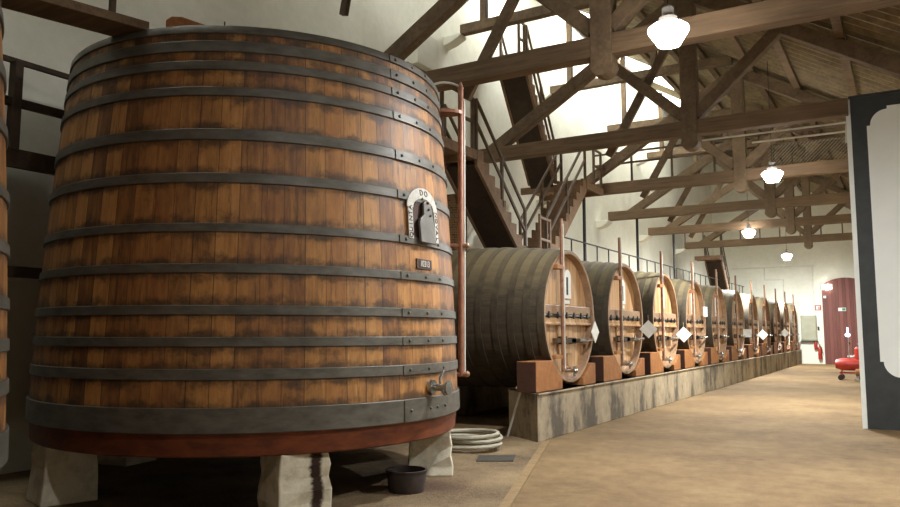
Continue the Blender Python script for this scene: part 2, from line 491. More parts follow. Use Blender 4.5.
# plinth
PX = -4.70; PT = .70; PY0 = 10.33; PY1 = YF
mb = MB(); mb.prism([(PX, PY0), (PX, PY1), (PX - .72, PY1), (PX - .72, PY0 + .5)], (0, PT), lambda u, v, w: (u, v, w))
mb.prism([(PX + .025, PY0 - .01), (PX + .025, PY1), (PX - .72, PY1), (PX - .72, PY0 + .49)], (PT - .03, PT + .0), lambda u, v, w: (u, v, w))
struct(mb.build('trim_front_plinth', M['concrete'], bevel=.01))
mb = MB(); mb.span(-8.2, -7.5, 10.5, PY1, 0, PT); struct(mb.build('trim_rear_plinth', M['concrete']))

# far door
mb = MB(); dx0, dx1 = -3.62, -1.55; xc = (dx0 + dx1) / 2; zs = 3.75; pts = [(dx0, 0), (dx1, 0), (dx1, zs)]
rr = (dx1 - dx0) / 2; rise = .55
for k in range(1, 16):
    a = PI * k / 16; pts.append((xc + rr * math.cos(a), zs + rise * math.sin(a)))
pts.append((dx0, zs))
mb.prism(pts, (YF - .07, YF), lambda u, v, w: (u, w, v)); door = struct(mb.build('door_1', M['door']))
mb = MB(); mb.ball((xc + .06, YF - .1, 1.05), .05); mb.build('door_handle', M['ironrail'], door, smooth=True)
mb = MB(); mb.span(xc - .03, xc + .03, YF - .085, YF - .07, 0.02, 3.9); mb.build('meeting_strip', M['door'], door)

# ------------------------------------------------------------------ vats
VX, VY, VZ = -6.43, 6.43, .54
def RV(z): return -.01126591 * z * z - .00755934 * z + 2.31081183
HOOPS = [(4.413, 4.335), (4.263, 4.154), (4.065, 3.978), (3.813, 3.728), (3.415, 3.311), (3.006, 2.915), (2.553, 2.473), (2.194, 2.110), (1.832, 1.746), (1.557, 1.472), (1.286, 1.189), (.958, .743)]
def stain_at(z):
    s = 0
    for i, (a, b) in enumerate(HOOPS):
        d = max(z - a, b - z, 0)
        s = max(s, math.exp(-(d / .085) ** 2))
    return s
def make_vat(label):
    r = thing('wine_vat', label, 'vat', (VX, VY, VZ))
    N = 144; zs = [.755 + i * .03 for i in range(127)]; zs = [z for z in zs if z < 4.41] + [4.41]
    mb = MB()
    prof = [(RV(z), z - VZ) for z in zs]
    mb.lathe(prof, N)
    st = []
    for z in zs: st += [stain_at(z)] * N
    k0 = len(mb.v)
    mb.lathe([(RV(4.41), 4.41 - VZ), (RV(4.41) - .07, 4.41 - VZ), (RV(4.41) - .08, 4.28 - VZ)], N)
    st += [.6] * (len(mb.v) - k0)
    o = mb.build('stave_wall', M['vat'], r, smooth=True)
    at = o.data.attributes.new('stain', 'FLOAT', 'POINT')
    for i, v in enumerate(st[:len(o.data.vertices)]): at.data[i].value = v
    mb = MB(); mb.lathe([(2.0, 0), (2.25, 0), (2.265, .012), (2.275, .12), (2.285, .23)], N)
    mb.build('chime', M['skirt'], r, smooth=True)
    mb = MB(); mb.lathe([(0.001, 4.30 - VZ), (RV(4.3) - .075, 4.30 - VZ)], 72); mb.build('lid', M['lid'], r)
    mb = MB(); mb.lathe([(0.001, .06), (2.2, .06)], 72); mb.build('bottom', M['lid'], r)
    for i, (a, b) in enumerate(HOOPS):
        t_ = .016 if i < 11 else .022
        mb = MB()
        e = .006
        mb.lathe([(RV(b) - .01, b - VZ), (RV(b) + t_ - e, b - VZ), (RV(b) + t_, b + e - VZ), (RV(a) + t_, a - e - VZ), (RV(a) + t_ - e, a - VZ), (RV(a) - .01, a - VZ)], N)
        # overlapping riveted end of the hoop
        zc = (a + b) / 2
        tl = []
        for k in range(9):
            th = D(-9 + 20 * k / 8)
            for zz, ro in ((b + .004, t_), (b + .004, t_ + .008), (a - .004, t_ + .008), (a - .004, t_)):
                R_ = RV(zz) + ro; tl.append((R_ * math.cos(th), R_ * math.sin(th), zz - VZ))
        f_ = []
        for k in range(8):
            for q in range(3): f_.append((k * 4 + q, k * 4 + q + 1, k * 4 + 4 + q + 1, k * 4 + 4 + q))
        f_ += [(0, 1, 2, 3), (32, 33, 34, 35)]
        mb.add(tl, f_)
        for th in ((-6.7, 1.1, 9.1) if i < 11 else (-6.7, 1.1, 9.1, 4.5)):
            R_ = RV(zc) + t_ + .008
            mb.ball((R_ * math.cos(D(th)), R_ * math.sin(D(th)), zc - VZ), .017, 8, 5)
        mb.build('hoop', M['hoop'], r, smooth=True)
    return r
TH0 = D(1.8)
def wrap(u, z, off):  # a point on the vat wall, u metres along the wall from the manhole centre line
    th = TH0 + u / 2.22; R_ = RV(z) + off
    return (R_ * math.cos(th), R_ * math.sin(th), z - VZ)
def wrap_poly(mb, poly, o0, o1):
    mb.prism(poly, (o0, o1), lambda u, v, w: wrap(u, v, w))
vat = make_vat('large upright oak wine vat on white stone piers with white arched name plate')
vat2 = copy_tree(vat); vat2.location = (VX, .965, VZ)
vat2['label'] = 'upright oak vat cut off by the left edge of the photo'
# manhole: frame, door, arched name plate
mb = MB(); wrap_poly(mb, [(-.20, 2.52), (.20, 2.52), (.20, 2.84), (.13, 2.93), (-.13, 2.93), (-.20, 2.84)], .0, .02)
fr_ = mb.build('manhole', M['platebrown'], vat)
mb = MB()
shape = [(-.15, 2.50), (.135, 2.50), (.135, 2.68), (.115, 2.76), (.095, 2.90), (.05, 2.94), (-.02, 2.94), (-.05, 2.91), (-.065, 2.79), (-.13, 2.74), (-.15, 2.70)]
mb.prism(shape, (.025, .058), lambda u, v, w: wrap(u, v, w + .02 * max(0, (2.97 - v) / .47)))
mb.build('manhole_door', M['grey'], fr_, bevel=.008)
mb = MB(); mb.ball(wrap(.02, 2.92, .065), .016); mb.ball(wrap(.02, 2.85, .07), .014); mb.ball(wrap(.05, 2.79, .07), .013); mb.build('latch_bolts', M['hoop'], fr_, smooth=True)
mb = MB()
OW, IW = .285, .215
def strip(path):
    # path: list of (inner(u,z), outer(u,z))
    for (i0, o0), (i1, o1) in zip(path[:-1], path[1:]): wrap_poly(mb, [i0, o0, o1, i1], .018, .03)
strip([((-IW, z), (-OW, z)) for z in (2.53, 2.65, 2.77, 2.86)])
strip([((IW, z), (OW, z)) for z in (2.53, 2.65, 2.77, 2.86)])
arc = []
for k in range(13):
    a = PI - PI * k / 12
    arc.append(((.20 * math.cos(a), 2.85 + .115 * math.sin(a)), (.30 * math.cos(a), 2.85 + .225 * math.sin(a))))
strip(arc)
npl = mb.build('name_plate', M['agedwhite'], vat)
mb = MB()
def put_text(mb, body, size, u0, z0, ang, sx=1.0):
    vs, fs = text_mesh(body, size, None)
    ca, sa = math.cos(ang), math.sin(ang)
    mb.add([wrap(u0 + (x * sx) * ca - y * sa, z0 + (x * sx) * sa + y * ca, .032 + z) for x, y, z in vs], fs)
for i, ch in enumerate('QUINTA'): put_text(mb, ch, .075, -.25, 2.565 + i * .056, PI / 2)
put_text(mb, 'D', .085, -.045, 3.02, .15); put_text(mb, 'O', .085, .045, 3.02, -.15)
for i, ch in enumerate('NOVAL'): put_text(mb, ch, .075, .25, 2.83 - i * .064, -PI / 2)
mb.build('lettering', M['ink'], npl)
mb = MB(); wrap_poly(mb, [(-.16, 2.235), (.12, 2.235), (.12, 2.335), (-.16, 2.335)], .0, .014)
nb = mb.build('number_plate', M['platebrown'], vat)
mb = MB(); vs, fs = text_mesh('10313', .092, None)
mb.add([wrap(-.02 + x * .8, 2.285 + y, .016 + z) for x, y, z in vs], fs); mb.build('numerals', M['numw'], nb)
# tap near the bottom
tp = wrap(.01, 1.05, 0); rad = Vector((math.cos(TH0), math.sin(TH0), 0)); tan_ = Vector((-math.sin(TH0), math.cos(TH0), 0)); tp = Vector(tp)
mb = MB(); mb.tube([tp, tp + rad * .05], .075, 16); mb.tube([tp + rad * .04, tp + rad * .20], .035, 12)
mb.tube([tp + rad * .14, tp + rad * .19 + Vector((0, 0, -.06))], .03, 12)
tapo = mb.build('tap', M['steel'], vat, smooth=True)
mb = MB(); mb.tube([tp + rad * .12, tp + rad * .12 + Vector((0, 0, .09)), tp + rad * .12 + tan_ * .07 + Vector((0, 0, .17))], .014, 8); mb.build('tap_lever', M['steel'], tapo, smooth=True)
mb = MB(); mb.tube([tp + rad * .19 + tan_ * .02, tp + rad * .215 + tan_ * .02], .07, 18); mb.build('tap_cap', M['steel'], tapo, smooth=True)
# level pipe on the right flank
pa = D(30.6); rp = 2.335
px_, py_ = rp * math.cos(pa), rp * math.sin(pa)
mb = MB(); mb.tube([(px_, py_, 1.10 - VZ), (px_, py_, 4.50 - VZ), (px_, py_, 4.56 - VZ)], [.033, .033, .012], 12)
lp = mb.build('level_pipe', M['redpipe'], vat, smooth=True)
ux, uy = -math.sin(pa), math.cos(pa)
mb = MB(); mb.tube([(px_ + .035 + ux * .02, py_ + uy * .05, 1.1 - VZ), (px_ + .035 + ux * .02, py_ + uy * .05, 4.35 - VZ)], .012, 8); mb.build('glass_tube', M['conduit'], lp, smooth=True)
mb = MB(); c_, s_ = math.cos(pa), math.sin(pa)
half = []
for k in range(13):
    a = -PI / 2 + PI * k / 12
    half.append((2.04 + .32 * math.cos(a), .13 * math.sin(a)))
mb.prism(half, (4.17 - VZ, 4.21 - VZ), lambda u, v, w: (u * c_ - v * s_, u * s_ + v * c_, w))
mb.build('pipe_bracket', M['redpipe'], lp)
for zz in (1.12, 2.6):
    mb = MB(); q = RV(zz); mb.tube([(q * c_, q * s_, zz - VZ), ((rp + .06) * c_, (rp + .06) * s_, zz - VZ)], .03, 10)
    mb.ball(((rp + .07) * c_, (rp + .07) * s_, zz - VZ), .035); mb.build('pipe_fitting', M['copper'], lp, smooth=True)
mb = MB(); pts = []
for k in range(13):
    a = PI - PI * .86 * k / 12
    pts.append(((2.14 + .24 * math.cos(a)) * c_, (2.14 + .24 * math.cos(a)) * s_, 4.40 - VZ + .16 * math.sin(a)))
mb.tube(pts, .014, 8); mb.build('overflow_tube', M['conduit'], lp, smooth=True)

# stone piers
def pier(x, y, rz, label, mat='pier', w=.46):
    mb = MB(); random.seed(int(abs(x * 100) + abs(y * 10)))
    n = 5; vs = []; fs = []
    for i in range(n + 1):
        z = VZ * i / n; k = 1.10 - .12 * i / n
        for (a, b) in ((-1, -1), (0, -1), (1, -1), (1, 0), (1, 1), (0, 1), (-1, 1), (-1, 0)):
            j = (random.random() - .5) * .03
            vs.append((a * w / 2 * k + j, b * w / 2 * k + j, z))
    for i in range(n):
        for k in range(8): fs.append((i * 8 + k, i * 8 + (k + 1) % 8, i * 8 + 8 + (k + 1) % 8, i * 8 + 8 + k))
    fs += [tuple(range(8))[::-1], tuple(range(n * 8, n * 8 + 8))]
    mb.add(vs, fs)
    o = mb.build('stone_pier', M[mat], None, bevel=.015, loc=(x, y, .004)); o.rotation_euler = (0, 0, rz)
    return tag(o, label, 'pier')
for a, lab, mt, rr_ in ((33, 'whitewashed stone pier under the right side of the big vat beside the bucket', 'pier', 1.98),
                (-35, 'whitewashed stone pier under the vat front with a dark drip stain', 'pierst', 2.0),
                (-107, 'whitewashed stone pier under the left side of the big vat', 'pier', 2.02),
                (-172, 'shadowed stone pier under the rear left of the big vat', 'pier', 1.95),
                (107, 'shadowed stone pier under the rear right of the big vat', 'pier', 1.95)):
    pier(VX + rr_ * math.cos(D(a)), VY + rr_ * math.sin(D(a)), D(a) + (D(10) if a == -35 else 0), lab, mt)
for i, a in enumerate((33, -35, 107)):
    pier(VX + 2.0 * math.cos(D(a)), .965 + 2.0 * math.sin(D(a)), D(a), ('stone pier under the vat at the left edge, aisle side', 'stone pier under the vat at the left edge, near side', 'stone pier under the vat at the left edge, wall side')[i])

# things on the vat
mb = MB(); mb.bar((-6.15, 4.50, 4.456), (-6.62, 2.72, 4.456), .40, .085)
tag(mb.build('wooden_plank', M['beam'], bevel=.006), 'broad wooden plank bridging from the left edge onto the big vat rim', 'plank')
mb = MB(); mb.bar((-6.24, 4.25, 4.50), (-6.24, 4.25, 5.4), .05, .05)
tag(mb.build('rail_post', M['dark'], bevel=.004), 'thin upright post standing on the plank above the vat', 'post')
wq = thing('wooden_wedge', 'small wooden wedge block lying on top of the big vat', 'wedge', (-5.66, 4.66, 4.413), D(45))
mb = MB(); mb.prism([(-.20, .0), (.28, .0), (.28, .02), (.05, .085), (-.06, .115), (-.15, .11), (-.20, .07)], (-.07, .07), lambda u, v, w: (u, w, v)); mb.build('block', M['chock'], wq, bevel=.01)
mb = MB(); mb.tube([(.32, 0, 0), (.32, 0, .13)], .008, 6); mb.tube([(.2, 0, .02), (.32, 0, .02)], .008, 6); mb.build('iron_pin', M['ironrail'], wq)

# ------------------------------------------------------------------ casks
CX, CY0, DY, CZ = -4.80, 11.93, 2.935, 1.865
NC = 11; RH = 1.09; LEN = 3.45
def rc(x):  # radius along the cask, x from 0 (front) to -LEN
    t = (x + LEN / 2) / (LEN / 2); return 1.215 - (1.215 - RH) * t * t
def make_cask(label):
    r = thing('wine_cask', label, 'cask', (CX, CY0, CZ - RH), 0, 'row of horizontal casks on the plinth')
    zc = RH
    N = 72
    mb = MB(); prof = [(RH - .06, -.16), (RH - .055, -.005), (RH - .045, 0), (RH - .004, 0), (RH, -.006)]
    mb.lathe(prof, N, 'x'); o = mb.build('chime', M['chime'], r, smooth=True); o.location.z = zc
    mb = MB(); xs_ = [-.006 - LEN * i / 24 + (0) for i in range(25)]
    mb.lathe([(rc(x), x) for x in xs_] + [(RH - .06, -LEN), (.001, -LEN + .05)], N, 'x')
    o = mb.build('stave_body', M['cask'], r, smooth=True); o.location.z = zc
    for i, xh in enumerate((-.07, -.30, -.56, -.83, -1.12, -1.42, -1.75, -2.08, -2.40, -2.70, -3.0, -3.3)):
        w = .055
        mb = MB(); mb.lathe([(rc(xh + w) - .004, xh + w), (rc(xh + w) + .012, xh + w - .004), (rc(xh - w) + .012, xh - w + .004), (rc(xh - w) - .004, xh - w)], N, 'x')
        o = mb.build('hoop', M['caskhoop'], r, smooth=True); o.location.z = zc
    mb = MB(); mb.lathe([(.001, -.13), (.3, -.13), (.7, -.13), (RH - .05, -.13)], 72, 'x')
    hd = mb.build('head', M['head'], r); hd.location.z = zc
    # cross beams through the middle of the head
    wz = lambda z: math.sqrt((RH - .06) ** 2 - z * z)
    mb = MB(); a = wz(.16); mb.prism([(-a, 0.02), (a, .02), (a - .02, .15), (a - .08, .17), (-a + .08, .17), (-a + .02, .15)], (-.13, -.035), lambda u, v, w: (w, u, v + zc))
    xb = mb.build('crossbar', M['chime'], r, bevel=.012)
    mb = MB(); a = wz(.16); mb.prism([(-a, -.15), (a, -.15), (a, -.03), (-a, -.03)], (-.13, -.05), lambda u, v, w: (w, u, v + zc))
    mb.prism([(-a, -.15), (a, -.15), (a, -.11), (-a, -.11)], (-.06, -.03), lambda u, v, w: (w, u, v + zc))
    mb.build('crossbar', M['head'], r, bevel=.008)
    mb = MB()
    mb.tube([(-.045, -.98, zc), (-.045, .98, zc)], .018, 8)
    for y in (-.85, -.5, -.12, .2, .52, .82):
        mb.box((-.04, y, zc + .0), (.06, .075, .05)); mb.tube([(-.03, y, zc - .045), (-.03, y, zc + .06)], .016, 8)
    mb.build('clasp_rod', M['ironrail'], xb)
    # manhole door with iron bar
    mb = MB(); mb.prism([(-.27, -.62), (.27, -.62), (.33, -.16), (-.33, -.16)], (-.13, -.105), lambda u, v, w: (w, u, v + zc))
    dr = mb.build('manhole_door', M['head'], r, bevel=.006)
    mb = MB(); mb.bar((-.05, -.62, zc - .40), (-.05, .80, zc - .42), .05, .075); mb.box((-.06, -.22, zc - .40), (.08, .20, .13)); mb.box((-.06, .18, zc - .41), (.07, .2, .1))
    mb.build('door_bar', M['dark'], dr, bevel=.004)
    mb = MB(); mb.tube([(-.03, .45, zc - .41), (.05, .52, zc - .41), (.07, .86, zc - .40)], .025, 8); mb.tube([(.0, .5, zc - .41), (.0, .5, zc - .33)], .018, 8); mb.build('door_screw', M['steel'], dr, smooth=True)
    # level pipe in front of the head
    mb = MB(); mb.tube([(.03, -.44, zc - .90), (.03, -.44, zc + 1.58)], .028, 10)
    gp_ = mb.build('level_pipe', M['copper'], r, smooth=True)
    mb = MB(); mb.tube([(.045, -.395, zc - .85), (.045, -.395, zc + 1.5)], .011, 8); mb.build('glass_tube', M['conduit'], gp_, smooth=True)
    mb = MB(); mb.bar((-.02, -.68, zc + .78), (-.02, -.42, zc + .78), .16, .07); mb.build('pipe_bracket', M['chock'], gp_, bevel=.006)
    mb = MB(); mb.bar((-.02, -.76, zc - .66), (-.02, -.42, zc - .66), .12, .06); mb.build('pipe_bracket', M['chock'], gp_, bevel=.006)
    mb = MB(); mb.tube([(-.10, -.12, zc - .84), (.02, -.14, zc - .84), (.03, -.44, zc - .84)], .02, 8); mb.build('pipe_elbow', M['copper'], gp_, smooth=True)
    # white arched plate and small number plate
    mb = MB(); pl = [(.03, .30), (.30, .30), (.30, .66)]
    for k in range(1, 8):
        a = PI * k / 8; pl.append((.165 + .135 * math.cos(a), .66 + .13 * math.sin(a)))
    pl.append((.03, .66)); mb.prism(pl, (-.13, -.115), lambda u, v, w: (w, u, v + zc)); wp = mb.build('name_plate', M['white'], r)
    mb = MB(); mb.span(-.115, -.108, .10, .16, zc + .36, zc + .66); mb.build('plate_slot', M['ink'], wp)
    mb = MB(); mb.span(-.13, -.116, .02, .24, zc + .21, zc + .27); mb.build('number_plate', M['white'], r)
    # tap
    mb = MB(); mb.tube([(-.13, .02, zc - .90), (.06, .02, zc - .90)], .035, 10); mb.tube([(.04, .02, zc - .86), (.04, .02, zc - .99)], .025, 10); mb.ball((.05, .02, zc - .9), .05)
    tp_ = mb.build('tap', M['steel'], r, smooth=True)
    mb = MB(); mb.tube([(.04, -.05, zc - .84), (.04, .09, zc - .84)], .012, 8); mb.build('tap_lever', M['steel'], tp_, smooth=True)
    return r
ck_desc = ['nearest wine cask, its head lying closest to the big vat']
for i in range(1, NC - 1): ck_desc.append('%s wine cask in the row counting away from the big vat' % ORD[i])
ck_desc.append('last wine cask of the row, against the far end wall')
cask = make_cask(ck_desc[0])
for i in range(1, NC):
    c = copy_tree(cask); c.location = (CX, CY0 + DY * i, CZ - RH); c['label'] = ck_desc[i]
# chocks
def chock_mesh(s):
    R_ = RH + .018
    e, zt = (-1.50, 1.16) if s < 0 else (-1.0, 1.06)
    q = [(e, PT), (e, zt)]
    for k in range(11):
        y = -math.sqrt(R_ * R_ - (CZ - zt) ** 2) + .36 * k / 10
        q.append((y, CZ - math.sqrt(R_ * R_ - y * y)))
    q.append((q[-1][0], PT))
    mb = MB(); mb.prism([(-s * y, z) for y, z in q], (-4.76, -5.08), lambda u, v, w: (w - CX, u, v - PT))
    e2 = MB(); y = -s * e
    e2.prism([(-4.765, PT + .01), (-5.075, PT + .01), (-5.075, zt - .01), (-4.765, zt - .01)], (y, y - (.012 if s < 0 else -.012)), lambda u, v, w: (u - CX, w, v - PT))
    return mb, e2
cm = None
for i in range(NC):
    for s in (-1, 1):
        if cm is None: cm = {}
        if s not in cm:
            a, b = chock_mesh(s)
            o = thing('wooden_chock', '', 'chock'); a.build('block', M['chock'], o, bevel=.01); b.build('end_face', M['platebrown'], o); cm[s] = o
        else:
            o = copy_tree(cm[s])
        o.location = (CX, CY0 + DY * i, PT)
        which = 'nearest' if i == 0 else ('last' if i == NC - 1 else ORD[i])
        tag(o, 'wooden wedge block on the plinth bracing the %s side of the %s cask' % ('near' if s < 0 else 'far', which), 'chock', 'wooden wedge blocks under the casks')
# placards
def placard(px, py, pz, rz, diamond, label):
    r = thing('placard', label, 'placard', (px, py, pz), rz, 'white placards hung on the casks')
    mb = MB(); s_ = .135; rt = Matrix.Rotation(PI / 4 if diamond else 0, 3, 'X')
    mb.box((0, 0, 0), (.008, 2 * s_, 2 * s_), rt); mb.build('card', M['white'], r)
    mb = MB(); mb.tube([(0, 0, .17 if diamond else .13), (-.02, 0, .30)], .004, 6); mb.build('cord', M['hose'], r)
    return r
hd_ = lambda i: CY0 + DY * i
placard(CX + .12, hd_(0) + .80, 1.60, D(0), True, 'white diamond placard on the right rim of the nearest cask')
placard(CX + .14, hd_(1) + 1.0, 1.66, D(-62), True, 'white diamond placard turned to the viewer on the second cask')
placard(CX + .14, hd_(2) + .98, 1.54, D(-60), True, 'white diamond placard on the right rim of the third cask')
placard(CX + .10, hd_(3) + .62, 2.15, D(-10), False, 'small white card above the crossbar of the fourth cask')
placard(CX + .14, hd_(5) + .72, 1.56, D(-65), False, 'square white placard hanging on the sixth cask')
placard(CX + .14, hd_(6) + .98, 1.50, D(-65), True, 'white diamond placard hanging on the seventh cask')
placard(CX + .14, hd_(8) + 1.1, 1.56, D(-65), True, 'white diamond placard hanging on the ninth cask')

# ------------------------------------------------------------------ roof trusses
def rot_bar(mb, p0, p1, w, h): mb.bar(p0, p1, w, h)
TZ0, TZ1 = 5.33, 5.62; KX = -3.37
PZ = lambda x: 8.13 - .6 * (x - KX)
def truss(Y, label, xl=-8.45, xr=XR, collar=True, bx=None, extra=None, tw=.24):
    r = thing('roof_truss', label, 'truss', (KX, Y, TZ0), 0, 'timber roof trusses')
    P = lambda x, z, dy=0: (x - KX, dy, z - TZ0)
    mb = MB(); mb.bar(P(xl, (TZ0 + TZ1) / 2), P(xr, (TZ0 + TZ1) / 2), tw, TZ1 - TZ0); mb.build('tie_beam', M['beam'], r, bevel=.012)
    # king post with rounded pendant
    mb = MB(); hw = .15; pts = [(-hw, 8.25), (-hw, 5.22)]
    for k in range(0, 9):
        a = PI + PI * k / 8; pts.append((hw * 1.1 * math.cos(a), 5.2 + .15 * math.sin(a)))
    pts += [(hw, 5.22), (hw, 8.25)]
    mb.prism(pts, (-tw / 2 - .02, tw / 2 + .02) if False else (-tw / 2 - .015, tw / 2 + .015), lambda u, v, w: (u, w, v - TZ0))
    mb.build('king_post', M['rafter'], r, bevel=.01)
    for s in (-1, 1):
        xe = -7.85 if s < 0 else 1.25
        ze = 8.13 - .6 * abs(xe - KX)
        mb = MB(); mb.bar(P(xe, ze + (.0)), P(KX + s * .1, 8.09), .2, .25); mb.build('rafter', M['rafter'], r, bevel=.01)
        xs0, xs1 = KX + s * .12, KX + s * 1.62
        mb = MB(); mb.bar(P(xs0, 5.72), P(xs1, 7.10), .19, .21); mb.build('strut', M['rafter'], r, bevel=.01)
    if collar:
        mb = MB(); mb.bar(P(XL + .42, 8.49), P(KX - .1, 8.49), .2, .22); mb.build('collar_beam', M['rafter'], r, bevel=.01)
        for xp in ((-7.85, -5.45) if Y > 19 else (-7.85,)):
            mb = MB(); mb.bar(P(xp, 8.55), P(xp, PZ(xp) + .12), .15, .15); mb.build('post', M['rafter'], r, bevel=.008)
    if bx is not None:
        x0 = bx - .32; mb = MB(); mb.bar(P(x0, 5.18, .21), P(bx + .98, 7.35, .21), .09, .17, (1, 0, 0)); mb.build('brace', M['rafter'], r, bevel=.008)
    if extra: extra(r, P)
    return r
def ex1(r, P):
    mb = MB(); mb.bar(P(-7.93, 6.95), P(-7.6, 8.6), .1, .13); mb.build('hanging_post', M['dark'], r, bevel=.006)
truss(4.75, 'roof truss overhead nearest the camera, above the picture', xr=XR + 3.1)
truss(9.72, 'nearest roof truss in view, its tie beam crossing above the big vat', bx=-5.36, extra=ex1, xr=XR + 3.1, xl=-8.45)
truss(14.6, 'second roof truss, its tie beam ending at the black bordered wall', xl=-7.95, xr=X0 - .03, bx=-4.76)
truss(19.72, 'third roof truss, carrying the wire mesh catwalk', bx=-5.6, xl=-8.1)
truss(24.55, 'fourth roof truss, behind the catwalk truss', bx=-6.16)
truss(29.15, 'fifth roof truss, two before the far catwalk', bx=-6.6)
truss(34.75, 'farthest roof truss in front of the end wall catwalk', bx=None, collar=True)
# plaster corbels
for Y, nm in ((9.72, 'nearest'), (19.72, 'third'), (24.55, 'fourth'), (29.15, 'fifth'), (34.75, 'farthest')):
    mb = MB(); mb.prism([(0, 5.33), (.46, 5.33), (.44, 5.27), (.25, 5.14), (0, 5.08)], (Y - .22, Y + .22), lambda u, v, w: (XL + u, w, v))
    tag(mb.build('corbel', M['wall'], bevel=.02), 'white plaster corbel on the left wall under the %s tie beam end' % nm, 'corbel', 'plaster corbels under the tie beams')
mb = MB(); mb.span(XL, XL + .3, 12.95, 13.8, 7.25, 8.0); tag(mb.build('wall_block', M['wall'], bevel=.01), 'square plaster block standing out of the left wall above the vat', 'block')
for Y, nm in ((14.6, 'second'), (19.72, 'third'), (24.55, 'fourth'), (29.15, 'fifth')):
    mb = MB(); mb.prism([(0, 8.38), (.46, 8.38), (.44, 8.31), (.2, 8.2), (0, 8.15)], (Y - .16, Y + .16), lambda u, v, w: (XL + u, w, v))
    tag(mb.build('corbel', M['wall'], bevel=.02), 'upper plaster corbel on the left wall under the %s collar beam' % nm, 'corbel', 'plaster corbels under the collar beams')
# purlins
for i, x in enumerate((-8.62, -6.7, -5.3, -4.3, KX + .35, -2.0, -.75, .5, 1.55)):
    mb = MB(); z = PZ(x) + .155 + .06
    mb.bar((x, YB + .05, z), (x, YF, z), .15, .14)
    tag(mb.build('purlin', M['rafter'], bevel=.01), '%s roof purlin down the slope from the left wall' % ORD[i], 'purlin', 'roof purlins')
# iron posts under tie beams
for Y, nm in ((19.72, 'third'), (24.55, 'fourth'), (29.15, 'fifth')):
    r = thing('iron_post', 'thin iron post under the %s tie beam by the left wall' % nm, 'post', (-7.5, Y, 3.16), 0, 'iron posts under the tie beams')
    mb = MB(); mb.tube([(0, 0, 0), (0, 0, TZ0 - 3.16)], .045, 12); mb.build('shaft', M['ironrail'], r, smooth=True)
    mb = MB(); mb.box((0, 0, .01), (.2, .2, .02)); mb.build('foot_plate', M['ironrail'], r)

# ------------------------------------------------------------------ walkway over the cask tops
r = thing('walkway', 'long walkway along the left wall behind the cask tops', 'walkway', (-8.0, 13.0, 3.1))
mb = MB(); mb.span(XL + 8.0, .72, -.6, YF - 13.0, 0, .06); mb.build('deck', M['stair'], r)
mb = MB(); mb.tube([(.68, 4.3, .88), (.68, YF - 13.1, .88)], .02, 8); mb.build('handrail', M['ironrail'], r, smooth=True)
for k in range(27):
    y = 4.35 + k * .95
    mb = MB(); mb.tube([(.68, y, .05), (.68, y, .88)], .02, 6); mb.build('baluster', M['ironrail'], r)

# ------------------------------------------------------------------ stairs
def stair(label, x0, x1, ya, za, yb, zb, n, gate=False, rails=True, rail_h=1.0):
    """flight from the foot (ya, za) to the head (yb, zb)"""
    r = thing('staircase', label, 'staircase', ((x0 + x1) / 2, ya, za))
    w = x1 - x0; dy = (yb - ya) / n; dz = (zb - za) / n
    sg = 1 if yb > ya else -1
    for s in (-1, 1):
        X = s * w / 2; poly = [(0, -.02)]
        for i in range(n): poly += [(i * dy, (i + 1) * dz + .03), ((i + 1) * dy, (i + 1) * dz + .03)]
        poly += [(yb - ya, zb - za - .30), (sg * .30 if False else dy * .9, -.02)]
        mb = MB(); mb.prism(poly, (X - .03, X + .03), lambda u, v, q: (q, u, v)); mb.build('stringer', M['stair'], r)
    for i in range(n):
        mb = MB(); y0 = i * dy; mb.box((0, y0 + dy / 2, (i + 1) * dz - .015), (w - .06, abs(dy) + .03, .035)); mb.build('tread', M['stair'], r)
        mb = MB(); mb.box((0, y0 + sg * .012, (i + .5) * dz), (w - .06, .02, dz)); mb.build('riser', M['stair'], r)
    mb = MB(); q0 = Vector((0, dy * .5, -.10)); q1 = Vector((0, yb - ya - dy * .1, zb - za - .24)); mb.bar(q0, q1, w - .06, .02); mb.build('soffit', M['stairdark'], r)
    if rails:
        for s in (-1, 1):
            X = s * (w / 2 + .0)
            for q, (y, z) in enumerate(((0.0, 0), ((yb - ya) / 2, (zb - za) / 2), (yb - ya, zb - za))):
                mb = MB(); mb.bar((X, y, z - .02), (X, y, z + rail_h + (.0)), .06, .06); mb.build('newel', M['rail'], r, bevel=.004)
            for h in (rail_h, rail_h * .55):
                mb = MB(); mb.bar((X, 0, h), (X, yb - ya, zb - za + h), .045, .06); mb.build('handrail', M['rail'], r, bevel=.004)
    return r
s1 = stair('dark stair flight climbing from the cask tops toward the big vat', -7.5, -6.8, 14.42, 3.16, 12.3, 5.0, 9)
s2 = stair('brown stair flight rising away behind the nearest cask', -7.55, -6.9, 15.75, 3.16, 18.25, 5.45, 11)
s3 = stair('steep high stair flight against the left wall above the nearest cask', -8.35, -7.65, 18.1, 5.45, 16.4, 8.1, 12)
s4 = stair('small distant stair flight below the far catwalk', -7.75, -7.05, 37.2, 3.16, 35.55, 5.0, 9)
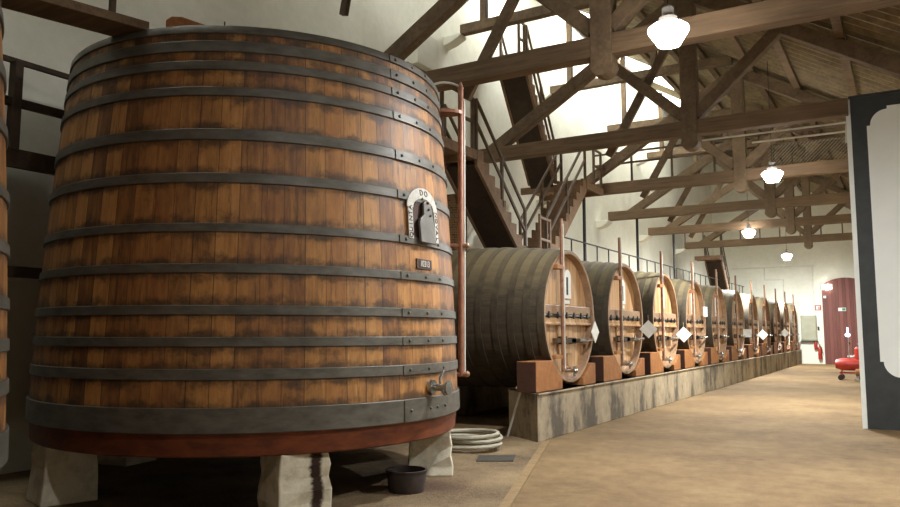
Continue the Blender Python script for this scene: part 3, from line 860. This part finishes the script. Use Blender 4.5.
# landings
def landing(label, x0, x1, y0, y1, z, rails=()):
    r = thing('stair_landing', label, 'landing', ((x0 + x1) / 2, (y0 + y1) / 2, z - .12))
    cx, cy = (x0 + x1) / 2, (y0 + y1) / 2
    mb = MB(); mb.span(x0 - cx, x1 - cx, y0 - cy, y1 - cy, .08, .12); mb.build('deck', M['stair'], r)
    mb = MB(); mb.span(x1 - cx - .06, x1 - cx, y0 - cy, y1 - cy, -.06, .08); mb.span(x0 - cx, x1 - cx - .06, y1 - cy - .06, y1 - cy, -.06, .08); mb.span(x0 - cx, x1 - cx - .06, y0 - cy, y0 - cy + .06, -.06, .08); mb.build('edge_beam', M['stair'], r)
    for (ax, ay, bx_, by) in rails:
        L = math.hypot(bx_ - ax, by - ay); n_ = max(1, round(L / 1.1))
        for k in range(n_ + 1):
            t = k / n_; x, y = ax + (bx_ - ax) * t - cx, ay + (by - ay) * t - cy
            mb = MB(); mb.bar((x, y, .12), (x, y, 1.12), .06, .06); mb.build('post', M['rail'], r, bevel=.004)
        for h in (1.10, .66):
            mb = MB(); mb.bar((ax - cx, ay - cy, h), (bx_ - cx, by - cy, h), .045, .055); mb.build('handrail', M['rail'], r, bevel=.004)
    return r
landing('landing at the head of the dark stair behind the vat rim', -8.8, -6.77, 9.9, 12.28, 5.0, [(-6.82, 10.0, -6.82, 12.2)])
landing('landing between the brown stair flight and the steep high flight', -8.75, -6.87, 18.3, 19.55, 5.45, [(-6.92, 18.95, -6.92, 19.5)])
landing('high landing at the head of the steep flight on the left wall', -8.8, -7.62, 15.95, 16.35, 8.1, [(-7.66, 16.0, -7.66, 16.3)])
landing('small landing over the distant stair below the far catwalk', -8.1, -7.0, 35.0, 35.5, 5.0)
# brick pillar below the first landing
mb = MB(); mb.span(-8.2, -7.62, 12.9, 13.4, 3.16, 4.35)
tag(mb.build('brick_pillar', M['brick'], bevel=.01), 'brown brick pillar beneath the dark stair beside the vat pipe', 'pillar')
# wooden gate frame at the foot of the brown stair
r = thing('stair_gate', 'light wooden gate frame at the foot of the brown stair', 'gate', (-6.88, 15.35, 3.16))
for (a, b) in (((0, 0, 0), (0, 0, 1.05)), ((0, .55, 0), (0, .55, 1.0))):
    mb = MB(); mb.bar(a, b, .05, .05); mb.build('post', M['chime'], r)
for h in (.98, .5):
    mb = MB(); mb.bar((0, 0, h), (0, .55, h - .02), .045, .05); mb.build('rail', M['chime'], r)

# ------------------------------------------------------------------ catwalks
def catwalk(label, Y, x0, x1, z, h, mesh=None, sp=.75):
    r = thing('catwalk', label, 'catwalk', ((x0 + x1) / 2, Y, z)); cx = (x0 + x1) / 2
    mb = MB(); mb.span(x0 - cx, x1 - cx, 0, .8, 0, .05); mb.build('deck', M['dark'], r)
    n_ = int((x1 - x0) / sp)
    for k in range(n_ + 1):
        x = x0 - cx + (x1 - x0) * k / n_
        mb = MB(); mb.bar((x, .03, .05), (x, .03, h), .05, .05); mb.build('post', M['rail'], r)
    for q in (h, h * .66):
        mb = MB(); mb.bar((x0 - cx, .03, q), (x1 - cx, .03, q), .04, .05); mb.build('handrail', M['rail'], r)
    if mesh:
        mb = MB(); a, b = mesh[0] - cx, mesh[1] - cx; H_ = h * .66 - .05; d = .085
        k = a - H_
        while k < b:
            xa, xb_ = max(k, a), min(k + H_, b)
            if xb_ > xa:
                mb.bar((xa, .0, .05 + xa - k), (xb_, .0, .05 + xb_ - k), .008, .008)
            k += d
        mb.build('wire_mesh', M['cabinet'], r)
    return r
catwalk('catwalk with post railing and wire mesh along the third truss', 19.95, -7.3, -.78, 5.62, .88, (-2.75, -.85), 1.05)
catwalk('far catwalk with dark railing across the room before the end wall', 35.0, -8.5, XR - .1, 5.55, .85, None, .75)
# gallery between the vats
r = thing('gallery', 'timber gallery with dark railing between the two vats on the left', 'gallery', (-8.3, 3.62, 3.5))
mb = MB(); mb.span(-.52, .08, -1.55, 1.62, 0, .06); mb.build('deck', M['dark'], r)
mb = MB(); mb.bar((.06, -1.55, -.02), (.06, 1.62, -.02), .08, .2); mb.build('edge_beam', M['dark'], r)
for h, t_ in ((1.06, .06), (.60, .10)):
    mb = MB(); mb.bar((.05, -1.55, h), (.05, 1.62, h), .05, t_); mb.build('handrail', M['dark'], r, bevel=.006)
for y in (-.6, .88):
    mb = MB(); mb.bar((.05, y, .06), (.05, y, 1.06), .09, .13); mb.build('post', M['dark'], r, bevel=.006)
mb = MB(); mb.bar((.02, -1.5, -1.25), (.02, 1.55, -1.25), .06, .12); mb.build('lower_rail', M['dark'], r)

# conduits near the panel
mb = MB(); mb.tube([(-2.3, 14.75, 5.10), (-.75, 14.75, 5.10)], .018, 8); mb.tube([(-3.2, 14.75, 5.26), (-.75, 14.75, 5.26), (-.75, 14.75, 4.9)], .018, 8)
tag(mb.build('conduit', M['conduit'], smooth=True), 'pair of thin white conduits running below the second tie beam to the panel', 'conduit')

# ------------------------------------------------------------------ lamps
def lamp(x, y, z, ztop, label, lens='lens'):
    r = thing('pendant_lamp', label, 'lamp', (x, y, z), 0, 'pendant lamps down the aisle')
    k = .84; sc_ = lambda pr: [(a * k, b * k) for a, b in pr]
    mb = MB(); mb.lathe(sc_([(.15, -.15), (.165, -.13), (.19, -.085), (.245, 0.0), (.275, .05), (.27, .09), (.22, .13), (.12, .16), (.001, .165)]), 32)
    mb.build('glass_bowl', M['lamp'], r, smooth=True)
    mb = MB(); mb.lathe(sc_([(.001, -.165), (.10, -.16), (.15, -.15)]), 32); mb.build('lens', M[lens], r, smooth=True)
    mb = MB(); mb.lathe(sc_([(.125, .14), (.125, .24), (.08, .27), (.08, .38), (.03, .42), (.001, .42)]), 20); mb.build('housing', M['grey'], r, smooth=True)
    mb = MB(); mb.tube([(0, 0, .34), (0, 0, ztop - z)], .008, 6); mb.build('cable', M['ink'], r)
    return r
lamp(-2.2, 8.6, 5.03, RZ(-2.2) - .1, 'nearest lit pendant lamp in front of the nearest tie beam')
lamp(-2.47, 18.45, 5.14, RZ(-2.47) - .1, 'second lit pendant lamp in front of the third tie beam', 'lensfar')
lamp(-4.72, 28.75, 5.12, 8.3, 'third lit pendant lamp in front of the fifth tie beam', 'lensfar')
lamp(-4.62, 38.0, 5.05, 8.3, 'fourth lit pendant lamp before the far end wall', 'lensfar')
lamp(-.3, 2.7, 5.6, RZ(-.3) - .1, 'lit pendant lamp above the near aisle, over the picture', 'lensnear')
lamp(1.35, 8.2, 4.95, RZ(1.35) - .1, 'unseen pendant lamp added over the side aisle to brighten the panel wall', 'lens')  # added lamp outside the view, brightens the panel wall and the vat
# bulkhead light beside the far door
r = thing('wall_lamp', 'lit bulkhead lamp on the end wall at the door arch', 'lamp', (-3.38, YF, 3.85))
mb = MB(); mb.box((0, -.05, 0), (.5, .1, .3)); mb.build('housing', M['white'], r, bevel=.02)
mb = MB(); mb.ball((0, -.12, 0), .2, 14, 8, (1, .5, .62)); mb.build('glass', M['bulk'], r, smooth=True)

# ------------------------------------------------------------------ things on the far wall
r = thing('wall_cabinet', 'grey green cabinet on the end wall left of the door', 'cabinet', (-4.30, YF, 1.16))
mb = MB(); mb.span(-.36, .36, -.14, 0, 0, 1.28); mb.build('body', M['cabinet'], r, bevel=.02)
mb = MB(); mb.span(-.32, .32, -.16, -.14, .05, 1.2); mb.build('door', M['cabinet'], r, bevel=.01)
mb = MB(); mb.span(-.40, .40, -.17, 0, -.04, 0); mb.build('sill', M['ironrail'], r)
r = thing('fire_sign', 'small white sign with red border on the end wall above the switch', 'sign', (-3.84, YF, 2.82))
mb = MB(); mb.span(-.14, .14, -.02, 0, -.13, .13); mb.build('border', M['red'], r)
mb = MB(); mb.span(-.09, .09, -.025, -.02, -.09, .09); mb.build('face', M['white'], r)
mb = MB(); mb.span(.02, .07, -.03, -.025, -.07, .05); mb.build('symbol', M['red'], r)
mb = MB(); mb.box((-3.86, YF - .03, 1.78), (.08, .06, .18)); tag(mb.build('light_switch', M['plate'], bevel=.006), 'small dark switch box on the end wall beside the door', 'switch')
r = thing('fire_extinguisher', 'red fire extinguisher on the end wall left of the door', 'extinguisher', (-3.84, YF - .095, .25))
mb = MB(); mb.lathe([(.001, 0), (.085, 0), (.09, .02), (.09, .52), (.06, .60), (.03, .63), (.03, .68), (.001, .68)], 18); mb.build('cylinder', M['red'], r, smooth=True)
mb = MB(); mb.box((.0, -.02, .71), (.05, .14, .05)); mb.tube([(0, -.05, .68), (.09, -.08, .6), (.11, -.06, .3)], .014, 6); mb.build('valve', M['ink'], r)
r = thing('fire_extinguisher', 'smaller red fire extinguisher hung higher, nearer the grey cabinet on the end wall', 'extinguisher', (-4.02, YF - .08, .75))
mb = MB(); mb.lathe([(.001, 0), (.07, 0), (.075, .02), (.075, .36), (.05, .43), (.025, .45), (.001, .46)], 18); mb.build('cylinder', M['red'], r, smooth=True)
r = thing('exit_sign', 'small pale green exit sign on the brown door', 'sign', (-2.75, YF - .07, 2.72))
mb = MB(); mb.span(-.17, .17, -.03, 0, -.08, .08); mb.build('plate', M['white'], r)
mb = MB(); mb.span(.0, .15, -.034, -.03, -.06, .06); mb.build('symbol', M['green'], r)
r = thing('door_lamp', 'small white fitting at the upper left edge of the brown door', 'fitting', (-3.5, YF - .07, 3.35))
mb = MB(); mb.span(-.06, .06, -.08, 0, -.06, .06); mb.build('body', M['white'], r, bevel=.015)
mb = MB()
for pts in ([(-7.9, 4.95), (-3.9, 4.95)], [(-6.3, 4.95), (-6.3, 4.3), (-5.4, 4.3), (-5.4, 2.6)], [(-4.0, 2.6), (-4.0, 4.95)], [(-5.4, 3.1), (-4.7, 3.1), (-4.7, 2.45)]):
    mb.tube([(x, YF - .03, z) for x, z in pts], .03, 6)
tag(mb.build('wall_conduit', M['conduit']), 'run of pale pipes fixed across the end wall', 'pipe')

# ------------------------------------------------------------------ red pump cart
r = thing('pump_cart', 'red wheeled pump beside the black bordered wall', 'pump', (-1.70, 29.0, 0))
mb = MB(); mb.lathe([(.001, -.48), (.14, -.46), (.20, -.30), (.21, .30), (.16, .45), (.001, .48)], 24, 'x', (0, 0, .52)); mb.build('tank', M['red'], r, smooth=True)
mb = MB(); mb.bar((-.35, 0, .24), (.4, 0, .24), .06, .05); mb.bar((-.3, 0, .24), (-.2, 0, .5), .05, .05); mb.bar((.3, 0, .24), (.2, 0, .5), .05, .05); mb.bar((-.3, -.28, .14), (-.3, .28, .14), .04, .04); mb.bar((.3, -.28, .14), (.3, .28, .14), .04, .04); mb.bar((-.3, 0, .12), (-.3, 0, .26), .05, .05); mb.bar((.3, 0, .12), (.3, 0, .26), .05, .05); mb.build('frame', M['red'], r)
for x in (-.3, .3):
    for y in (-.28, .28):
        mb = MB(); mb.tube([(x, y - .03, .09), (x, y + .03, .09)], .09, 16); mb.build('wheel', M['rubber'], r, smooth=True)
mb = MB(); mb.lathe([(.001, 0), (.16, 0), (.16, .34), (.1, .40), (.001, .42)], 20, 'z', (.28, 0, .70)); mb.build('motor', M['red'], r, smooth=True)
mb = MB(); mb.ball((.28, 0, 1.16), .07); mb.build('gauge', M['steel'], r, smooth=True)
mb = MB(); mb.box((.52, -.1, .55), (.16, .22, .5)); mb.tube([(.5, -.15, .1), (.5, -.15, .35)], .05, 10); mb.build('control_box', M['steel'], r, bevel=.01)
mb = MB(); mb.tube([(-.05, 0, .70), (-.05, 0, 1.45)], .018, 8); pl_ = mb.build('mast', M['steel'], r, smooth=True)
mb = MB(); mb.ball((-.05, 0, 1.5), .085, 12, 8, (1, 1, .8)); mb.tube([(-.05, 0, 1.55), (-.05, 0, 1.75)], .03, 8); mb.build('lamp', M['bluelamp'], pl_, smooth=True)
mb = MB(); mb.tube([(.05 + .1 * math.cos(a) * 1.2, .1 + .1 * math.sin(a), .76 + .02 * (k % 3)) for k, a in enumerate([i * .5 for i in range(26)])], .03, 8); mb.build('hose', M['white'], r, smooth=True)
r = thing('steel_pump', 'small bright steel pump on the floor right of the red pump', 'pump', (-1.32, 28.1, 0))
mb = MB(); mb.box((0, 0, .05), (.5, .3, .05)); mb.box((-.15, 0, .12), (.08, .2, .12)); mb.box((.15, 0, .12), (.08, .2, .12)); mb.build('base', M['steel'], r, bevel=.01)
mb = MB(); mb.lathe([(.001, -.22), (.11, -.2), (.12, 0), (.11, .2), (.001, .22)], 18, 'x', (0, 0, .30)); mb.build('motor', M['chock'], r, smooth=True)
mb = MB(); mb.tube([(.1, 0, .38), (.1, 0, .55), (.25, 0, .6)], .04, 10); mb.build('outlet', M['steel'], r, smooth=True)

# ------------------------------------------------------------------ floor things by the vat
r = thing('rubber_bucket', 'low dark round tub on the gravel below the vat tap', 'tub', (-4.42, 6.52, .006))
mb = MB(); mb.lathe([(.001, .02), (.16, .02), (.185, .20), (.20, .205), (.205, .195), (.175, 0), (.001, 0)], 32); mb.build('body', M['rubber'], r, smooth=True)
mb = MB(); mb.lathe([(.185, .195), (.21, .195), (.212, .215), (.19, .218), (.185, .195)], 32); mb.build('rim', M['rubber'], r, smooth=True)
r = thing('hose_coil', 'coiled pale hose lying on the gravel behind the right pier', 'hose', (-5.22, 9.25, .006))
mb = MB(); pts = []
for k in range(121):
    a = k / 120 * 2 * PI * 4.6; rr2 = .34 + .05 * math.sin(a * .37)
    pts.append((rr2 * math.cos(a) * 1.15, rr2 * math.sin(a), .03 + .045 * k / 26 + .015 * math.sin(a * 1.3)))
mb.tube(pts, .026, 8); mb.build('coil', M['hose'], r, smooth=True)
mb = MB(); gp2 = [(-4.84, 8.80), (-4.44, 9.06), (-4.27, 8.64), (-4.66, 8.40)]
mb.prism(gp2, (.006, .018), lambda u, v, w: (u, v, w)); tag(mb.build('floor_plate', M['plate']), 'dark metal cover plate in the floor near the kerb', 'plate')
mb = MB(); mb.bar((-5.36, 10.66, .008), (-5.04, 10.50, .76), .025, .025); tag(mb.build('stick', M['conduit']), 'thin pale stick leaning on the near end of the plinth', 'stick')

# ------------------------------------------------------------------ world, colour management
w = bpy.data.worlds.new('world'); sc.world = w; w.use_nodes = True
w.node_tree.nodes['Background'].inputs[0].default_value = (.9, .95, 1, 1); w.node_tree.nodes['Background'].inputs[1].default_value = .3
sc.view_settings.view_transform = 'Standard'; sc.view_settings.look = 'None'
sc.view_settings.exposure = 0.6; sc.view_settings.gamma = 1.0; sc.view_settings.use_curve_mapping = False
sc.cycles.max_bounces = 8; sc.cycles.diffuse_bounces = 5
sc.cycles.sample_clamp_indirect = 6
sc.cycles.use_denoising = True
